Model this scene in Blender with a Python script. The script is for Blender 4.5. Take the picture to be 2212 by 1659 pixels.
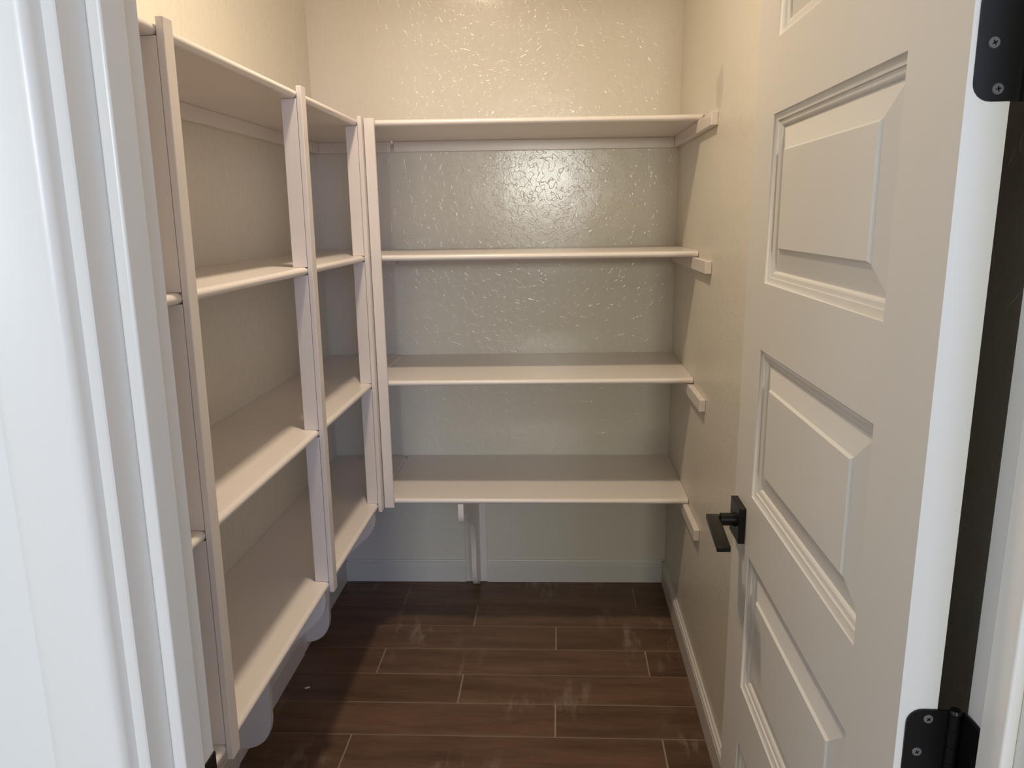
import bpy, bmesh, math, random
from mathutils import Vector, Matrix
random.seed(7)
scene = bpy.context.scene
for o in list(bpy.data.objects): bpy.data.objects.remove(o)
COL = scene.collection

# ------------------------------------------------------------------ camera, world, lights, exposure
cam_d = bpy.data.cameras.new('camera'); cam = bpy.data.objects.new('camera', cam_d); COL.objects.link(cam)
cam_d.sensor_fit = 'HORIZONTAL'; cam_d.sensor_width = 36.0; cam_d.lens = 36.0*1584.728/2212.0
cam_d.clip_start = 0.02
pi_, ya, ro = -0.2233520, 0.0660004, -0.0145774
Fv = Vector((-math.sin(ya)*math.cos(pi_), math.cos(ya)*math.cos(pi_), math.sin(pi_)))
R0 = Vector((math.cos(ya), math.sin(ya), 0)); U0 = R0.cross(Fv)
Rv = R0*math.cos(ro)+U0*math.sin(ro); Uv = Rv.cross(Fv)
cam.matrix_world = Matrix(((Rv.x, Uv.x, -Fv.x, 0), (Rv.y, Uv.y, -Fv.y, 0), (Rv.z, Uv.z, -Fv.z, 1.5), (0, 0, 0, 1)))
scene.camera = cam
scene.view_settings.view_transform = 'Standard'; scene.view_settings.look = 'None'
scene.view_settings.gamma = 1.0; scene.view_settings.use_curve_mapping = False
scene.view_settings.exposure = 0.0

world = bpy.data.worlds.new('world'); scene.world = world; world.use_nodes = True
bg = world.node_tree.nodes['Background']; bg.inputs[0].default_value = (0.62, 0.78, 1.0, 1); bg.inputs[1].default_value = 1.0

def area_light(name, loc, direction, sx, sy, power, color):
    d = bpy.data.lights.new(name, 'AREA'); d.shape = 'RECTANGLE'; d.size = sx; d.size_y = sy
    d.energy = power; d.color = color
    o = bpy.data.objects.new(name, d); COL.objects.link(o); o.location = loc
    o.rotation_euler = Vector(direction).to_track_quat('-Z', 'Y').to_euler()
    return o
# daylight entering through the big window of the room behind the camera
area_light('window_daylight', (1.45, -3.92, 1.85), (0, 1, 0), 1.5, 1.2, 60, (0.50, 0.62, 1.0))
# added side fill for the door face; the west wall has no window
area_light('side_fill_light', (-2.52, -1.3, 1.85), (1, 0, 0), 1.5, 1.3, 24, (0.74, 0.86, 1.0))
area_light('highlight_fill', (0.12, -2.9, 1.93), (0, 1, 0), 0.32, 0.30, 40, (0.94, 0.97, 0.86))  # added bare light that makes the highlight on the back wall, no fixture
LAMP_POWER = 14.3
LAMP = (-0.335, 1.565, 2.74); LAMP_STRENGTH = 18.0; LAMP_COLOR = (1.0, 0.82, 0.62)

_d = bpy.data.lights.new('lamp_disc', 'AREA'); _d.shape = 'DISK'; _d.size = .125; _d.energy = LAMP_POWER; _d.color = LAMP_COLOR; _d.spread = math.radians(162)
_o = bpy.data.objects.new('lamp_disc', _d); COL.objects.link(_o); _o.location = (LAMP[0], LAMP[1], LAMP[2]-.003)

# ------------------------------------------------------------------ materials
def new_mat(name):
    m = bpy.data.materials.new(name); m.use_nodes = True
    nt = m.node_tree; b = nt.nodes['Principled BSDF']; return m, nt, b
def coords(nt, scale=(1, 1, 1)):
    g = nt.nodes.new('ShaderNodeNewGeometry'); mp = nt.nodes.new('ShaderNodeMapping'); mp.inputs['Scale'].default_value = scale
    nt.links.new(g.outputs['Position'], mp.inputs['Vector']); return mp.outputs['Vector']
def noise(nt, vec, scale, detail=3, rough=.5):
    n = nt.nodes.new('ShaderNodeTexNoise'); n.inputs['Scale'].default_value = scale; n.inputs['Detail'].default_value = detail
    n.inputs['Roughness'].default_value = rough; nt.links.new(vec, n.inputs['Vector']); return n.outputs['Fac']
def ramp(nt, fac, stops):
    r = nt.nodes.new('ShaderNodeValToRGB'); nt.links.new(fac, r.inputs['Fac'])
    e = r.color_ramp.elements
    while len(e) > 1: e.remove(e[-1])
    e[0].position = stops[0][0]; e[0].color = stops[0][1]
    for p, c in stops[1:]:
        x = e.new(p); x.color = c
    return r.outputs['Color']
def g4(v): return (v, v, v, 1)
def bump(nt, b, height, strength, dist, normal=None):
    n = nt.nodes.new('ShaderNodeBump'); n.inputs['Strength'].default_value = strength; n.inputs['Distance'].default_value = dist
    nt.links.new(height, n.inputs['Height'])
    if normal is not None: nt.links.new(normal, n.inputs['Normal'])
    nt.links.new(n.outputs['Normal'], b.inputs['Normal']); return n.outputs['Normal']
def math_node(nt, op, a, b_, clamp=False):
    n = nt.nodes.new('ShaderNodeMath'); n.operation = op; n.use_clamp = clamp
    for i, v in enumerate((a, b_)):
        if isinstance(v, (int, float)): n.inputs[i].default_value = v
        else: nt.links.new(v, n.inputs[i])
    return n.outputs[0]
def mixc(nt, fac, a, b_):
    n = nt.nodes.new('ShaderNodeMix'); n.data_type = 'RGBA'
    if isinstance(fac, (int, float)): n.inputs[0].default_value = fac
    else: nt.links.new(fac, n.inputs[0])
    for i, v in ((6, a), (7, b_)):
        if isinstance(v, tuple): n.inputs[i].default_value = v
        else: nt.links.new(v, n.inputs[i])
    return n.outputs[2]

def wall_material(name, base, dark_patch=False, rough=.20):
    m, nt, b = new_mat(name)
    v = coords(nt)
    c = mixc(nt, noise(nt, v, 3.0, 2), tuple(x*0.97 for x in base[:3])+(1,), base)
    if dark_patch:   # darker oval patch with a noisy edge, mixed into the base colour
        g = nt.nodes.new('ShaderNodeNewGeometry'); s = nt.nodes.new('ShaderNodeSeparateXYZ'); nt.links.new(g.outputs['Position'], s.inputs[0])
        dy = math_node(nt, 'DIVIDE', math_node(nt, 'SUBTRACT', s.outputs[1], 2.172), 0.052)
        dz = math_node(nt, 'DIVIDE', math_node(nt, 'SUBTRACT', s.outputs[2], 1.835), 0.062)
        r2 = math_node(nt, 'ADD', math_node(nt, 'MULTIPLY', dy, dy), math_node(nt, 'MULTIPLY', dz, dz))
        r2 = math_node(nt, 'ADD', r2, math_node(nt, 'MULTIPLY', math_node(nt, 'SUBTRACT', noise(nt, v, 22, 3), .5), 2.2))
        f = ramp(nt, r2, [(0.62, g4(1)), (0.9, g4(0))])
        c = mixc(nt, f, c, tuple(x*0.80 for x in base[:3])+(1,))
    nt.links.new(c, b.inputs['Base Color']) if not isinstance(c, tuple) else None
    b.inputs['Roughness'].default_value = rough
    b.inputs['Specular IOR Level'].default_value = 0.55
    # knock-down plaster: flat-topped islands plus a fine roller stipple
    w = nt.nodes.new('ShaderNodeVectorMath'); w.operation = 'ADD'; nt.links.new(v, w.inputs[0])
    nn = nt.nodes.new('ShaderNodeTexNoise'); nn.inputs['Scale'].default_value = 30; nt.links.new(v, nn.inputs['Vector'])
    sc = nt.nodes.new('ShaderNodeVectorMath'); sc.operation = 'SCALE'; sc.inputs['Scale'].default_value = 0.02
    nt.links.new(nn.outputs['Color'], sc.inputs[0]); nt.links.new(sc.outputs[0], w.inputs[1])
    isl = ramp(nt, noise(nt, w.outputs[0], 40, 1.0, .45), [(0.50, g4(0)), (0.54, g4(1))])
    fine = noise(nt, v, 160, 2)
    wav = noise(nt, v, 9, 2)
    h = math_node(nt, 'ADD', math_node(nt, 'MULTIPLY', isl, .55), math_node(nt, 'MULTIPLY', fine, .35))
    h = math_node(nt, 'ADD', h, math_node(nt, 'MULTIPLY', wav, 2.0))
    bump(nt, b, h, 0.42, 0.0014)
    return m
def paint(name, base, rough, strength=.12, scale=120, spec=.5):
    m, nt, b = new_mat(name); v = coords(nt)
    c = mixc(nt, noise(nt, v, 5, 3), tuple(x*0.975 for x in base[:3])+(1,), base)
    nt.links.new(c, b.inputs['Base Color']); b.inputs['Roughness'].default_value = rough; b.inputs['Specular IOR Level'].default_value = spec
    bump(nt, b, noise(nt, v, scale, 3), strength, 0.001); return m
WALL = (0.76, 0.715, 0.615, 1)
M_wall = wall_material('wall_paint', WALL)
M_wall_r = wall_material('wall_paint_dark_patch', WALL, dark_patch=True, rough=.36)
M_ceil = paint('ceiling_paint', (0.80, 0.78, 0.72, 1), .7)
M_trim = paint('trim_paint', (0.82, 0.80, 0.76, 1), .32)
M_shelf = paint('shelf_paint', (0.83, 0.765, 0.715, 1), .28, .18, 200)
M_door = paint('door_paint', (0.72, 0.695, 0.645, 1), .38)
M_base = paint('baseboard_paint', (0.72, 0.69, 0.64, 1), .4)
M_room = paint('room_wall_paint', (0.80, 0.79, 0.76, 1), .6)

def tile_material():
    m, nt, b = new_mat('wood_look_tile')
    g = nt.nodes.new('ShaderNodeNewGeometry'); oi = nt.nodes.new('ShaderNodeObjectInfo')
    off = nt.nodes.new('ShaderNodeVectorMath'); off.operation = 'ADD'; nt.links.new(g.outputs['Position'], off.inputs[0])
    cb = nt.nodes.new('ShaderNodeCombineXYZ'); nt.links.new(math_node(nt, 'MULTIPLY', oi.outputs['Random'], 37.0), cb.inputs[0])
    nt.links.new(math_node(nt, 'MULTIPLY', oi.outputs['Random'], 11.0), cb.inputs[1]); nt.links.new(cb.outputs[0], off.inputs[1])
    mp = nt.nodes.new('ShaderNodeMapping'); mp.inputs['Scale'].default_value = (1.0, 7.0, 1.0); nt.links.new(off.outputs[0], mp.inputs[0])
    v = mp.outputs[0]
    n1 = noise(nt, v, 2.6, 4, .55); n2 = noise(nt, v, 14, 5, .6)
    f = math_node(nt, 'ADD', math_node(nt, 'MULTIPLY', n1, .7), math_node(nt, 'MULTIPLY', n2, .3))
    c = ramp(nt, f, [(0.30, (0.085, 0.046, 0.029, 1)), (0.46, (0.125, 0.070, 0.044, 1)), (0.58, (0.160, 0.090, 0.056, 1)), (0.75, (0.200, 0.125, 0.082, 1))])
    tone = nt.nodes.new('ShaderNodeHueSaturation'); nt.links.new(c, tone.inputs['Color'])
    nt.links.new(math_node(nt, 'ADD', math_node(nt, 'MULTIPLY', oi.outputs['Random'], .28), .86), tone.inputs['Value'])
    # dried mop smears: pale streaks wiped across the tiles
    mp2 = nt.nodes.new('ShaderNodeMapping'); mp2.inputs['Rotation'].default_value = (0, 0, 0.62); mp2.inputs['Scale'].default_value = (6.5, 1.8, 1)
    nt.links.new(g.outputs['Position'], mp2.inputs[0])
    s1 = ramp(nt, noise(nt, mp2.outputs[0], 3.0, 6, .65), [(0.52, g4(0)), (0.70, g4(1))])
    s2 = ramp(nt, noise(nt, g.outputs['Position'], 2.3, 2), [(0.50, g4(0)), (0.60, g4(1))])
    sm = math_node(nt, 'MULTIPLY', math_node(nt, 'MULTIPLY', s1, s2), .48)
    c2 = mixc(nt, sm, tone.outputs['Color'], (0.42, 0.36, 0.30, 1))
    nt.links.new(c2, b.inputs['Base Color'])
    b.inputs['Roughness'].default_value = .42; b.inputs['Specular IOR Level'].default_value = .35
    bump(nt, b, n2, .25, .0012); return m
M_tile = tile_material()
M_grout = paint('grout', (0.31, 0.235, 0.175, 1), .85, .4, 400)
def black(name, col, rough):
    m, nt, b = new_mat(name); b.inputs['Metallic'].default_value = .2
    v = coords(nt); c = mixc(nt, noise(nt, v, 60, 2), tuple(x*.85 for x in col)+(1,), col+(1,)); nt.links.new(c, b.inputs['Base Color'])
    b.inputs['Roughness'].default_value = rough; b.inputs['Specular IOR Level'].default_value = .3; bump(nt, b, noise(nt, v, 500, 2), .08, .0005); return m
M_black = black('black_metal', (0.008, 0.0075, 0.0075), .36)
M_screw = black('screw_metal', (0.16, 0.16, 0.16), .22)
def emit_mat():
    m, nt, b = new_mat('lamp_glass'); b.inputs['Base Color'].default_value = (.9, .85, .75, 1)
    b.inputs['Emission Color'].default_value = LAMP_COLOR+(1,); b.inputs['Emission Strength'].default_value = LAMP_STRENGTH; return m
M_lamp = emit_mat()
def glass_mat():
    m, nt, b = new_mat('window_glass'); b.inputs['Transmission Weight'].default_value = 1; b.inputs['Roughness'].default_value = 0
    b.inputs['IOR'].default_value = 1.45; b.inputs['Base Color'].default_value = (.95, 1, .98, 1); return m
M_glass = glass_mat()

# ------------------------------------------------------------------ mesh helpers
def finish(name, bm, mat, parent=None, smooth=False, sheer=None, mw=None):
    if sheer:
        for v in bm.verts: v.co = Vector(sheer(v.co))
    bmesh.ops.recalc_face_normals(bm, faces=bm.faces)
    me = bpy.data.meshes.new(name); bm.to_mesh(me); bm.free(); me.materials.append(mat)
    o = bpy.data.objects.new(name, me); COL.objects.link(o)
    if parent is not None: o.parent = parent
    if smooth:
        for p in me.polygons: p.use_smooth = True
        me.set_sharp_from_angle(angle=math.radians(40))
    return o
def add_box(bm, x0, x1, y0, y1, z0, z1, bev=0.0, seg=1):
    vs = [bm.verts.new((x, y, z)) for z in (z0, z1) for y in (y0, y1) for x in (x0, x1)]
    fs = [bm.faces.new([vs[i] for i in q]) for q in ((0, 2, 3, 1), (4, 5, 7, 6), (0, 1, 5, 4), (2, 6, 7, 3), (0, 4, 6, 2), (1, 3, 7, 5))]
    if bev:
        es = {e for f in fs for e in f.edges}
        bmesh.ops.bevel(bm, geom=list(es), offset=bev, segments=seg, affect='EDGES', profile=.5)
def box(name, x0, x1, y0, y1, z0, z1, mat, parent=None, bev=.0012, sheer=None, seg=1):
    bm = bmesh.new(); add_box(bm, x0, x1, y0, y1, z0, z1, bev, seg); return finish(name, bm, mat, parent, sheer=sheer)
def add_prism(bm, pts, fn, a0, a1, bev=0):
    """closed 2-D outline pts -> solid between a0 and a1; fn(u, v, a) gives the 3-D point"""
    lo = [bm.verts.new(fn(u, v, a0)) for u, v in pts]; hi = [bm.verts.new(fn(u, v, a1)) for u, v in pts]
    f = [bm.faces.new(lo), bm.faces.new(hi[::-1])]
    n = len(pts)
    for i in range(n): bm.faces.new((lo[i], lo[(i+1) % n], hi[(i+1) % n], hi[i]))
    if bev: bmesh.ops.bevel(bm, geom=list({e for q in f for e in q.edges}), offset=bev, segments=2, affect='EDGES')
def add_cyl(bm, c, axis, r, h, n=24, r2=None):
    q = Vector(axis).to_track_quat('Z', 'Y').to_matrix().to_4x4()
    bmesh.ops.create_cone(bm, cap_ends=True, segments=n, radius1=r, radius2=r if r2 is None else r2, depth=h, matrix=Matrix.Translation(c) @ q)
def empty(name, loc=(0, 0, 0), parent=None):
    o = bpy.data.objects.new(name, None); COL.objects.link(o); o.location = loc; o.empty_display_size = .1
    if parent: o.parent = parent
    return o
def tag(o, label, cat, group=None):
    o['label'] = label; o['category'] = cat
    if group: o['group'] = group
    return o
def struct(o, label, cat):
    o['kind'] = 'structure'; o['label'] = label; o['category'] = cat; return o

# ------------------------------------------------------------------ dimensions measured from the photograph
BE = 0.0275978            # the back wall is very slightly out of square
G = 0.0205621             # so are the tile courses
D = 2.8454; XL = -0.9122; XR = 0.4390; XF = -0.6135; YF = 2.3619
ZS = (1.7978, 1.3880, 0.9768, 0.5580); T = .0188
XJL, XJR = -0.3475, 0.3815          # door jamb faces
YO, YI = 0.5235, 0.630               # door wall: room side, pantry side
CEIL = 2.775; HEAD = 2.135
ROOM = (-2.6, 2.6, -4.0)
def sk(c): return (c[0], c[1]+BE*c[0], c[2])
def lean_l(c): return (c[0]+.0160*(c[2]-1.37), c[1], c[2])
def lean_r(c): return (c[0]-.0080*(c[2]-1.24), c[1], c[2])

# ------------------------------------------------------------------ structure
bm = bmesh.new()
add_box(bm, ROOM[0]-.1, ROOM[1]+.1, ROOM[2]-.1, 3.1, -.12, -.0025)
floor = struct(finish('floor', bm, M_grout), 'dark brown wood-look plank tile floor with pale grout joints', 'floor')
W_ = 0.14994; L_ = 0.922; GR = .0058
phase = {0: -.6200, 1: -.3225, 2: -.0120}
def plank_tile(x0, x1, r, yl=None):
    # course r lies between its front line and its back line, which run skew by G
    def line(k, x): return 2.6370 - k*W_ + G*x
    yb = lambda x: line(r, x)-GR/2; yf = lambda x: line(r+1, x)+GR/2
    if yl is not None: yb = lambda x: min(line(r, x)-GR/2, yl+BE*x)
    bm = bmesh.new()
    a, b_ = x0+GR/2, x1-GR/2
    dz = random.uniform(-.0003, .0003)
    bot = [bm.verts.new((x, y, -.006)) for x, y in ((a, yf(a)), (b_, yf(b_)), (b_, yb(b_)), (a, yb(a)))]
    top = [bm.verts.new((v.co.x, v.co.y, dz)) for v in bot]
    bm.faces.new(bot[::-1]); tf = bm.faces.new(top)
    for i in range(4): bm.faces.new((bot[i], bot[(i+1) % 4], top[(i+1) % 4], top[i]))
    bmesh.ops.bevel(bm, geom=list(tf.edges), offset=.0009, segments=1, affect='EDGES')
    return finish('tile', bm, M_tile, floor)
for r in range(-2, 16):
    ph = phase[{-1: 0, 0: 1, 1: 2}.get(((r+1) % 3)-1, 0)]
    x = ph-2*L_
    xs = [ph+k*L_ for k in range(-3, 4)]
    for x0 in xs:
        x1 = x0+L_
        lo, hi = (XL, XR) if r < 14 else (-1.5, 1.5)
        a, b_ = max(x0, lo), min(x1, hi)
        if b_-a < .03: continue
        plank_tile(a, b_, r, yl=D-.004 if r < -1 else None)
# the rest of the room floor, laid the same way but larger pieces behind the camera
bm = bmesh.new(); add_box(bm, ROOM[0], ROOM[1], ROOM[2], .20, -.004, -.0006)
o = finish('tile_field', bm, M_tile, floor); o['kind'] = 'stuff'

box_s = lambda *a, **k: box(*a, **k)
struct(box('ceiling', ROOM[0]-.1, ROOM[1]+.1, ROOM[2]-.1, 3.1, CEIL, CEIL+.1, M_ceil, bev=0), 'plain painted ceiling above the pantry, out of frame', 'ceiling')
struct(box('wall_left', XL-.1, XL, YI-.02, D+.05, 0, CEIL, M_wall, bev=0), 'warm beige textured side wall behind the left shelves', 'wall')
struct(box('wall_right', XR, XR+.1, YI-.02, D+.05, 0, CEIL, M_wall_r, bev=0), 'beige textured side wall beside the open door, with a darker patch', 'wall')
struct(box('wall_back', XL-.05, XR+.05, D, D+.1, 0, CEIL, M_wall, bev=0, sheer=sk), 'cream knock-down textured end wall behind the back shelves', 'wall')
bm = bmesh.new()
add_box(bm, ROOM[0], XJL-.019, YO, YI, 0, CEIL); add_box(bm, XJR+.019, ROOM[1], YO, YI, 0, CEIL); add_box(bm, XJL-.019, XJR+.019, YO, YI, HEAD+.019, CEIL)
struct(finish('wall_front', bm, M_room), 'doorway wall around the pantry opening, pale strip at left edge', 'wall')
bm = bmesh.new()      # window wall behind the camera
wx0, wx1, wz0, wz1 = .65, 2.25, 1.2, 2.5
add_box(bm, ROOM[0], wx0, ROOM[2]-.1, ROOM[2], 0, CEIL); add_box(bm, wx1, ROOM[1], ROOM[2]-.1, ROOM[2], 0, CEIL)
add_box(bm, wx0, wx1, ROOM[2]-.1, ROOM[2], 0, wz0); add_box(bm, wx0, wx1, ROOM[2]-.1, ROOM[2], wz1, CEIL)
struct(finish('wall_rear', bm, M_room), 'window wall of the room behind the camera', 'wall')
struct(box('wall_west', ROOM[0]-.1, ROOM[0], ROOM[2]-.1, YI, 0, CEIL, M_room, bev=0), 'left wall of the room behind the camera', 'wall')
struct(box('wall_east', ROOM[1], ROOM[1]+.1, ROOM[2]-.1, YI, 0, CEIL, M_room, bev=0), 'right wall of the room behind the camera', 'wall')
wf = bmesh.new()
for a in ((wx0, wx0+.05, wz0, wz1), (wx1-.05, wx1, wz0, wz1), (wx0+.05, wx1-.05, wz0, wz0+.05), (wx0+.05, wx1-.05, wz1-.05, wz1)):
    add_box(wf, a[0], a[1], ROOM[2]-.07, ROOM[2]-.03, a[2], a[3])
win = struct(finish('window_1', wf, M_trim), 'white framed window behind the camera', 'window')
box('pane', wx0+.05, wx1-.05, ROOM[2]-.053, ROOM[2]-.047, wz0+.05, wz1-.05, M_glass, win, bev=0)

# baseboards: square body with a stepped bead along the top
BB = [(0, 0), (.0125, 0), (.0125, .074), (.0105, .0765), (.0105, .080), (.0125, .082), (.0115, .088), (.006, .092), (.0045, .0965), (0, .0975)]
def baseboard(name, fn, a0, a1, label, parent=None):
    bm = bmesh.new(); add_prism(bm, BB, fn, a0, a1); return bm
LB_Y = (1.775, 2.318); BBX = (-.392, -.302)
bm = bmesh.new()
for a0, a1 in ((YI, LB_Y[0]-.045), (LB_Y[0]+.045, LB_Y[1]-.045), (LB_Y[1]+.045, D-.01)):
    add_prism(bm, BB, lambda u, v, a: (XL+u, a, v), a0, a1)
struct(finish('baseboard_left', bm, M_base), 'beige baseboard on the left wall under the shelves', 'baseboard')
bm = bmesh.new()
for a0, a1 in ((XL+.012, BBX[0]), (BBX[1], XR-.012)):
    add_prism(bm, BB, lambda u, v, a: sk((a, D-u, v)), a0, a1)
struct(finish('baseboard_back', bm, M_base), 'grey-looking baseboard along the end wall, split by the bracket board', 'baseboard')
bm = bmesh.new(); add_prism(bm, BB, lambda u, v, a: (XR-u, a, v), YI+.001, D-.003)
struct(finish('baseboard_right', bm, M_base), 'beige baseboard with beaded top running along the right wall', 'baseboard')

# ------------------------------------------------------------------ door frame (jambs, stops, casings)
def frame_side(name, sgn, XJ, lean, labels):
    X = lambda d: XJ + sgn*d          # d > 0 goes into the opening
    def b2(nm, d0, d1, y0, y1, z0, z1, parent=None, bev=.0015, seg=1):
        a, b_ = sorted((X(d0), X(d1))); return box(nm, a, b_, y0, y1, z0, z1, M_trim, parent, bev, lean, seg)
    j = b2(name, -.018, 0, YO, YI, 0, HEAD, bev=.0012); struct(j, labels, 'door frame')
    b2('door_stop', 0, .0115 if sgn > 0 else .0112, .5575, .5915, 0, HEAD-.011, j, bev=.0022, seg=3)
    # casing on the room side: flat board with eased inner edge and a shallow bead
    for (yy, s, nm) in ((YO, -1, 'casing'), (YI, 1, 'casing')):
        bm = bmesh.new()
        w = .066
        prof = [(-.0095, 0), (-.0095, .011), (-.0112, .0155), (-.0150, .0180), (-.0200, .0185), (-.0640, .0185), (-w-.0050, .0165), (-w-.0095, .012), (-w-.0100, 0)]
        add_prism(bm, prof, lambda u, v, a: (X(u), yy+s*v, a), 0, HEAD+.055)
        if sgn < 0 and s > 0: bm.free(); continue
        finish(nm, bm, M_trim, j, smooth=True, sheer=lean)
    return j
jl = frame_side('trim_1', 1, XJL, lean_l, 'white left door jamb with stop and moulded casing, brightly lit')
jr = frame_side('trim_2', -1, XJR, lean_r, 'white right door jamb with stop at the right edge, holding the hinges')
jt = struct(box('trim_3', XJL, XJR, YO, YI, HEAD, HEAD+.018, M_trim, bev=.001), 'white head jamb over the pantry doorway, out of frame', 'door frame')
box('door_stop', XJL, XJR, .5575, .5915, HEAD-.011, HEAD, M_trim, jt)
box('casing', XJL-.085, XJR+.085, YO-.0185, YO, HEAD+.01, HEAD+.076, M_trim, jt)
# strike plate in the left rabbet, with its lip curling past the jamb corner
bm = bmesh.new(); add_box(bm, XJL-.0005, XJL+.0018, .603, .6305, .913, .9705, .0006)
tp = finish('strike_plate', bm, M_black, jl, sheer=lean_l)
tp['label'] = 'black strike plate'

# ------------------------------------------------------------------ door
XD, YD = .3236, .6378; DW = .6616; DT = .035; DZ0, DZ1 = .012, 2.122
def door_sheer(c): return (c[0]+.0038*(c[2]-1.2), c[1]+.0236*(c[2]-1.2), c[2])
SL, SR = .1098, .1112
PZ = [(1.7568, 2.0080), (1.3925, 1.6469), (1.0354, 1.2864), (.6806, .9281), (.3256, .5730)]
bm = bmesh.new()
def DP(u, z, n): return (XD+n, YD+u, z)
us = [0, SR, DW-SL, DW]; zs = [DZ0]
for a, b_ in reversed(PZ): zs += [a, b_]
zs.append(DZ1)
MO = [(0, 0), (.0015, .0022), (.0065, .0040), (.0098, .0048), (.0102, .0070), (.0150, .0074), (.0190, .0098), (.0200, .0125)]   # sticking profile: inward offset, depth
def ring(bm, u0, u1, z0, z1, n): return [bm.verts.new(DP(u, z, n)) for u, z in ((u0, z0), (u1, z0), (u1, z1), (u0, z1))]
for side in (0, 1):
    f0 = (lambda d: d) if side == 0 else (lambda d: DT-d)
    for i in range(3):
        for j in range(len(zs)-1):
            if i == 1 and j % 2 == 1:
                prev = None
                for off, dep in MO:
                    rg = ring(bm, us[1]+off, us[2]-off, zs[j]+off, zs[j+1]-off, f0(dep))
                    if prev:
                        for k in range(4): bm.faces.new((prev[k], prev[(k+1) % 4], rg[(k+1) % 4], rg[k]))
                    prev = rg
                continue
            bm.faces.new([bm.verts.new(DP(u, z, f0(0))) for u, z in ((us[i], zs[j]), (us[i+1], zs[j]), (us[i+1], zs[j+1]), (us[i], zs[j+1]))])
for a, b_ in (((0, DZ0), (DW, DZ0)), ((DW, DZ0), (DW, DZ1)), ((DW, DZ1), (0, DZ1)), ((0, DZ1), (0, DZ0))):
    bm.faces.new([bm.verts.new(p) for p in (DP(a[0], a[1], 0), DP(b_[0], b_[1], 0), DP(b_[0], b_[1], DT), DP(a[0], a[1], DT))])
bmesh.ops.remove_doubles(bm, verts=bm.verts, dist=1e-5)
bmesh.ops.recalc_face_normals(bm, faces=bm.faces)
es = [e for e in bm.edges if len(e.link_faces) == 2 and e.calc_face_angle(0) > 1.4 and all(min(abs(v.co.y-YD), abs(v.co.y-YD-DW)) < 1e-4 for v in e.verts) and abs(e.verts[0].co.z-e.verts[1].co.z) > .05]
bmesh.ops.bevel(bm, geom=es, offset=.0016, segments=3, affect='EDGES')
door = finish('door_1', bm, M_door, smooth=True, sheer=door_sheer)
struct(door, 'five-panel painted pantry door standing open against the right wall', 'door')
for (z0, z1) in PZ:      # raised panel: bevel rising to a small step and the flat field
    bm = bmesh.new(); u0, u1 = us[1]+.0195, us[2]-.0195; a, b_ = z0+.0195, z1-.0195
    for side in (0, 1):
        f0 = (lambda d: d) if side == 0 else (lambda d: DT-d)
        prev = None
        for off, dep in ((0, .0125), (.0340, .0050), (.0372, .0016)):
            rg = ring(bm, u0+off, u1-off, a+off, b_-off, f0(dep))
            if prev:
                for k in range(4): bm.faces.new((prev[k], prev[(k+1) % 4], rg[(k+1) % 4], rg[k]))
            prev = rg
        bm.faces.new(prev)
    bmesh.ops.remove_doubles(bm, verts=bm.verts, dist=1e-5)
    finish('panel', bm, M_door, door, sheer=door_sheer)
box('latch_plate', XD+.006, XD+.029, YD+DW-.0005, YD+DW+.0008, .940, .998, M_black, door, bev=.0004, sheer=door_sheer)

# handle
hz = .9700; hu = 1.2430
ro_ = box('handle_rose', XD-.0125, XD, hu-.0325, hu+.0325, hz-.0325, hz+.0325, M_black, door, bev=.0009, seg=2)
ro_['label'] = 'square black handle rose'
bm = bmesh.new()
add_cyl(bm, (XD-.024, hu, hz), (1, 0, 0), .0115, .026)
add_cyl(bm, (XD-.0130, hu, hz), (1, 0, 0), .0135, .003)
nk = finish('handle_neck', bm, M_black, ro_, smooth=True)
bm = bmesh.new()
add_box(bm, XD-.0600, XD-.0375, 1.1190, 1.2560, hz-.0050, hz+.0050, .0018, 3)
for v in bm.verts: v.co.x -= .0085*(1.2560-v.co.y)/.137
lv = finish('lever', bm, M_black, ro_, smooth=True)

# hinges
def rounded(y_or_x0, y_or_x1, z0, z1, r, left=True, right=False, n=6):
    pts = []
    def corner(cx, cz, a0):
        for k in range(n+1):
            t = a0+math.pi/2*k/n; pts.append((cx+r*math.cos(t), cz+r*math.sin(t)))
    if right: corner(y_or_x1-r, z0+r, -math.pi/2); corner(y_or_x1-r, z1-r, 0)
    else: pts.extend([(y_or_x1, z0), (y_or_x1, z1)])
    if left: corner(y_or_x0+r, z1-r, math.pi/2); corner(y_or_x0+r, z0+r, math.pi)
    else: pts.extend([(y_or_x0, z1), (y_or_x0, z0)])
    return pts
def screw(c, axis, parent, rot=.4):
    bm = bmesh.new(); ax = Vector(axis)
    add_cyl(bm, Vector(c), axis, .0050, .0014, 24, .0040)
    o = finish('screw', bm, M_screw, parent, smooth=True)
    q = ax.to_track_quat('Z', 'Y').to_matrix() @ Matrix.Rotation(rot, 3, 'Z')
    bm = bmesh.new()      # cross slot
    for sx, sy in ((.0022, .00055), (.00055, .0022)):
        n0 = len(bm.verts); add_box(bm, -sx, sx, -sy, sy, .0005, .00085); bm.verts.ensure_lookup_table()
        for v in bm.verts[n0:]: v.co = Vector(c)+q @ v.co
    # slot is joined to its screw so that the hierarchy stays three levels deep
    me = bpy.data.meshes.new('slot'); bmesh.ops.recalc_face_normals(bm, faces=bm.faces)
    bm2 = bmesh.new(); bm2.from_mesh(o.data); n1 = len(bm2.faces)
    bm.to_mesh(me); bm.free(); bm2.from_mesh(me); bm2.faces.ensure_lookup_table()
    for f in bm2.faces[n1:]: f.material_index = 1
    bm2.to_mesh(o.data); bm2.free(); o.data.materials.append(M_black); bpy.data.meshes.remove(me)
    return o
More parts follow.
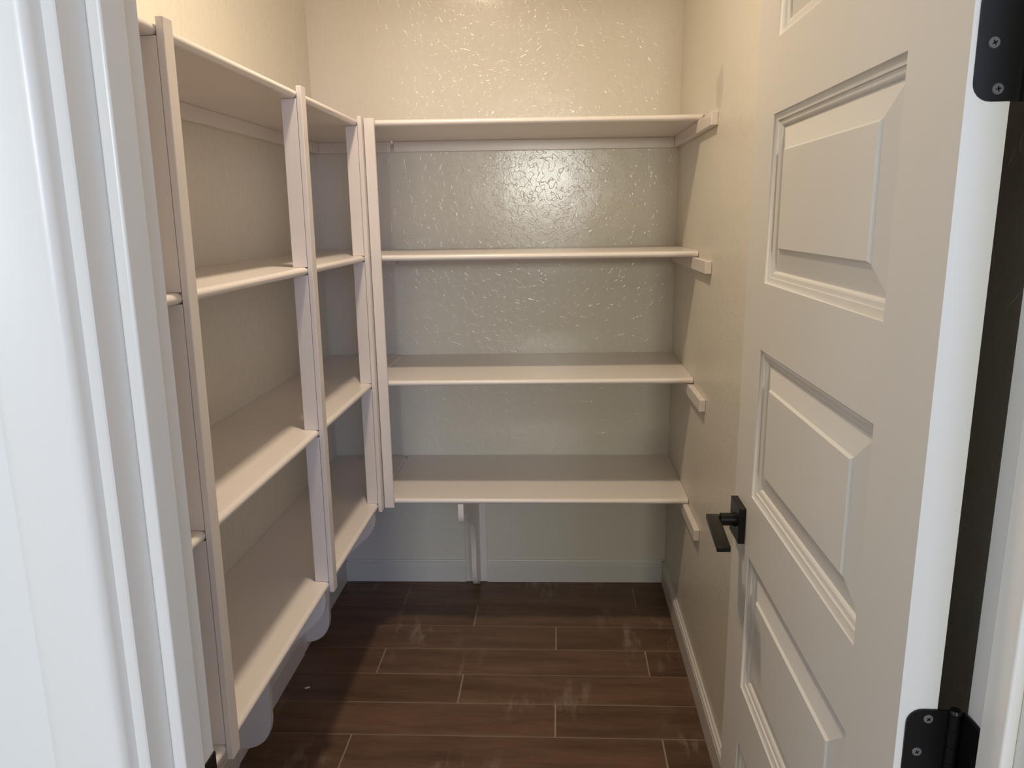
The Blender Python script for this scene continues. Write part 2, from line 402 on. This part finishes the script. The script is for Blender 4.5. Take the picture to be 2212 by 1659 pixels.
def hinge(z0, z1):
    dy = .0236*((z0+z1)/2-1.2)
    yd = YD+dy
    bm = bmesh.new()
    add_prism(bm, rounded(XD+.0062, .3690, z0, z1, .0150), lambda u, v, a: (u, a, v), yd-.0016, yd+.0004)
    kx, ky = .3722, yd-.0035
    L = (z1-z0)
    hg = finish('hinge', bm, M_black, door)
    hg['label'] = 'black butt hinge with rounded corners'
    bm = bmesh.new(); n = 5
    for k in range(n): add_cyl(bm, (kx, ky, z0+L*(k+.5)/n), (0, 0, 1), .0055, L/n-.0006, 20)
    add_cyl(bm, (kx, ky, z1+.0012), (0, 0, 1), .0058, .0028, 20, .0046)
    finish('knuckle', bm, M_black, hg, smooth=True)
    bm = bmesh.new()
    jx = XJR-.008*((z0+z1)/2-1.24)
    pts = rounded(ky-.034, ky, z0, z1, .0150)
    add_prism(bm, pts, lambda u, v, a: (a-(.0 if u < ky-.006 else .0035*(u-ky+.006)/.006), u, v), jx-.0018, jx+.0005)
    finish('jamb_leaf', bm, M_black, hg)
    zc = (z0+z1)/2
    for (x, z, r) in ((.3495, z0+.0095, .2), (.3425, z0+.0440, .5), (.3495, z1-.0095, .9)):
        screw((x, yd-.0016, z), (0, -1, 0), hg, r)
for a, b_ in ((1.5850, 1.6745), (.9503, 1.0398), (.3100, .3995)): hinge(a, b_)

# ------------------------------------------------------------------ shelving
def half_round(n=8, r=T/2):
    # outline of a nosing: square back, fully rounded front; u is outwards, v is height
    pts = [(0, T), (0, 0)]
    e = .0105
    for k in range(1, n):
        t = -math.pi/2+math.pi*k/n; pts.append((e*math.cos(t), r+r*math.sin(t)))
    return pts
NOSE = .0105
BRL = [(.004, .026), (.022, .027), (.047, .035), (.072, .052), (.090, .080), (.0975, .115), (.0985, .150), (.101, .200), (.106, .240), (.118, .275), (.140, .312), (.172, .355), (.205, .388), (.238, .418), (.262, .443), (.277, .468), (.283, .495), (.283, None), (.0, None), (.0, .026)]
BRB = [(.004, .016), (.050, .016), (.095, .034), (.130, .062), (.147, .100), (.152, .140), (.150, .200), (.158, .253), (.190, .317), (.222, .357), (.262, .390), (.300, .412), (.350, .434), (.400, .448), (.440, .453), (.462, .462), (.475, .478), (.480, .498), (.480, None), (.0, None), (.0, .02)]

left = tag(empty('shelving_unit', (XL, 1.75, 0)), 'tall white four-shelf unit along the left wall with three vertical posts', 'shelving')
LO = Vector(left.location)
def at_left(o): o.parent = left; o.matrix_parent_inverse = Matrix.Translation(-LO); return o
YN = D+BE*XL-.001
for k, z in enumerate(ZS):
    s = at_left(box('shelf', XL+.0005, XF-NOSE, YI+.002, YN, z-T, z, M_shelf, bev=0))
    bm = bmesh.new(); add_prism(bm, half_round(), lambda u, v, a: (XF-NOSE+u, a, z-T+v), YI+.003, YN-.02)
    nn = finish('nosing', bm, M_shelf, s, smooth=True)
    at_left(box('cleat', XL+.0004, XL+.019, YI+.004, YN-.0005, z-T-.038, z-T-.0002, M_shelf, bev=.001))
    at_left(box('cleat', XL+.0192, XF-.0110, D-.019, D-.0004, z-T-.0375, z-T-.0002, M_shelf, bev=.001, sheer=sk))
def post_sheer(y0, lean):
    return lambda c: (c[0], c[1]+lean*(c[2]-1.18), c[2])
PT = .0125
for (y0, lean, wd) in ((1.1535, .0300, .030), (1.7700, .0225, .032), (2.3085, .0100, .034)):
    sh = post_sheer(y0, lean)
    at_left(box('post', XF+.0003, XF+PT, y0, y0+wd, .529, 1.8065, M_shelf, bev=.0012, sheer=sh))
    tops = list(ZS)
    for k in range(3):
        at_left(box('divider', XF-.037, XF-.0008, y0+.001, y0+.020, ZS[k+1]+.0003, ZS[k]-T-.0003, M_shelf, bev=.0008, sheer=sh))
def smooth_outline(pts, top):
    out = [(a, (top if b_ is None else b_)) for a, b_ in pts]
    body, fixed = out[:-3], out[-3:]
    res = []
    for i in range(len(body)-1):
        p0 = body[max(i-1, 0)]; p1 = body[i]; p2 = body[i+1]; p3 = body[min(i+2, len(body)-1)]
        for s in range(3):
            t = s/3
            res.append(tuple(.5*((2*p1[q])+(-p0[q]+p2[q])*t+(2*p0[q]-5*p1[q]+4*p2[q]-p3[q])*t*t+(-p0[q]+3*p1[q]-3*p2[q]+p3[q])*t**3) for q in (0, 1)))
    res.append(body[-1]); return res+fixed
for yb in LB_Y:
    bd = at_left(box('bracket_board', XL+.0004, XL+.0105, yb-.0445, yb+.0445, 0.001, ZS[3]-T-.039, M_shelf, bev=.001))
    bm = bmesh.new()
    add_prism(bm, smooth_outline(BRL, ZS[3]-T-.0003), lambda u, v, a: (XL+.0102+max(u-.0102, 0), a, v), yb-.0095, yb+.0095)
    # notch round the wall cleat is hidden; bracket butts against it
    b_ = finish('bracket', bm, M_shelf, smooth=True); at_left(b_)

back = tag(empty('shelving_unit', (-.1, D, 0)), 'white four-shelf unit spanning the back wall of the pantry', 'shelving')
BO = Vector(back.location)
def at_back(o): o.parent = back; o.matrix_parent_inverse = Matrix.Translation(-BO); return o
for k, z in enumerate(ZS):
    tz = (-.0012, .0016, .0030, -.0022)[k]
    zz = lambda c, tz=tz: (c[0], c[1]+BE*c[0], c[2]+tz*(c[0]+.1))
    s = at_back(box('shelf', XF+.0006, XR-.0008, YF+NOSE, D-.0008, z-T, z, M_shelf, bev=0, sheer=zz))
    bm = bmesh.new(); add_prism(bm, half_round(), lambda u, v, a: (a, YF+NOSE-u, z-T+v), -.5660, XR-.0020, bev=.0)
    for v in bm.verts:     # the top nosing is rounded over at its right-hand end
        if k == 0 and v.co.x > 0: v.co.x -= .012*(1-(v.co.z-z+T)/T)
    finish('nosing', bm, M_shelf, s, smooth=True, sheer=zz)
    at_back(box('cleat', XF+.0008, XR-.0195, D-.019, D-.0004, z-T-.0375, z-T-.0002, M_shelf, bev=.001, sheer=zz))
    at_back(box('cleat', XR-.019, XR-.0004, (2.166 if k else 2.172), D+.010, z-T-.0375, z-T-.0002, M_shelf, bev=.0018))
at_back(box('post', -.5985, -.5665, YF-PT+.001, YF-.0004, .5310, 1.8020, M_shelf, bev=.0012, sheer=sk))
for k in range(3):
    at_back(box('divider', -.5940, -.5755, YF+.0015, YF+.036, ZS[k+1]+.0006, ZS[k]-T-.0006, M_shelf, bev=.0008, sheer=sk))
bd = at_back(box('bracket_board', BBX[0]+.0003, BBX[1]-.0003, D-.0105, D-.0004, .001, ZS[3]-T-.038, M_shelf, bev=.001, sheer=sk))
bm = bmesh.new()
add_prism(bm, smooth_outline(BRB, ZS[3]-T-.0003), lambda u, v, a: sk((a, D-.0102-max(u-.0102, 0), v)), -.349, -.330)
at_back(finish('bracket', bm, M_shelf, smooth=True))

# ------------------------------------------------------------------ pantry ceiling lamp (just above the frame)
lamp = tag(empty('ceiling_light', (LAMP[0], LAMP[1], CEIL)), 'small round ceiling lamp lighting the pantry, above the frame', 'lamp')
bm = bmesh.new(); add_cyl(bm, (0, 0, -.016), (0, 0, 1), .085, .030, 48, .078)
finish('lamp_body', bm, M_trim, lamp, smooth=True)
bm = bmesh.new(); add_cyl(bm, (0, 0, -.0335), (0, 0, 1), .060, .004, 48)
finish('diffuser', bm, M_lamp, lamp)

# ------------------------------------------------------------------ small litter
bm = bmesh.new()
pts = [(-.0095, -.002), (-.003, -.0055), (.005, -.004), (.010, .001), (.004, .0045), (-.004, .004)]
add_prism(bm, pts, lambda u, v, a: (-.827+u, 2.0844+v, a+.001*math.sin(u*300)), .0006, .0018)
tag(finish('paint_chip', bm, M_trim), 'tiny white paint chip on the dark floor under the left shelves', 'debris')
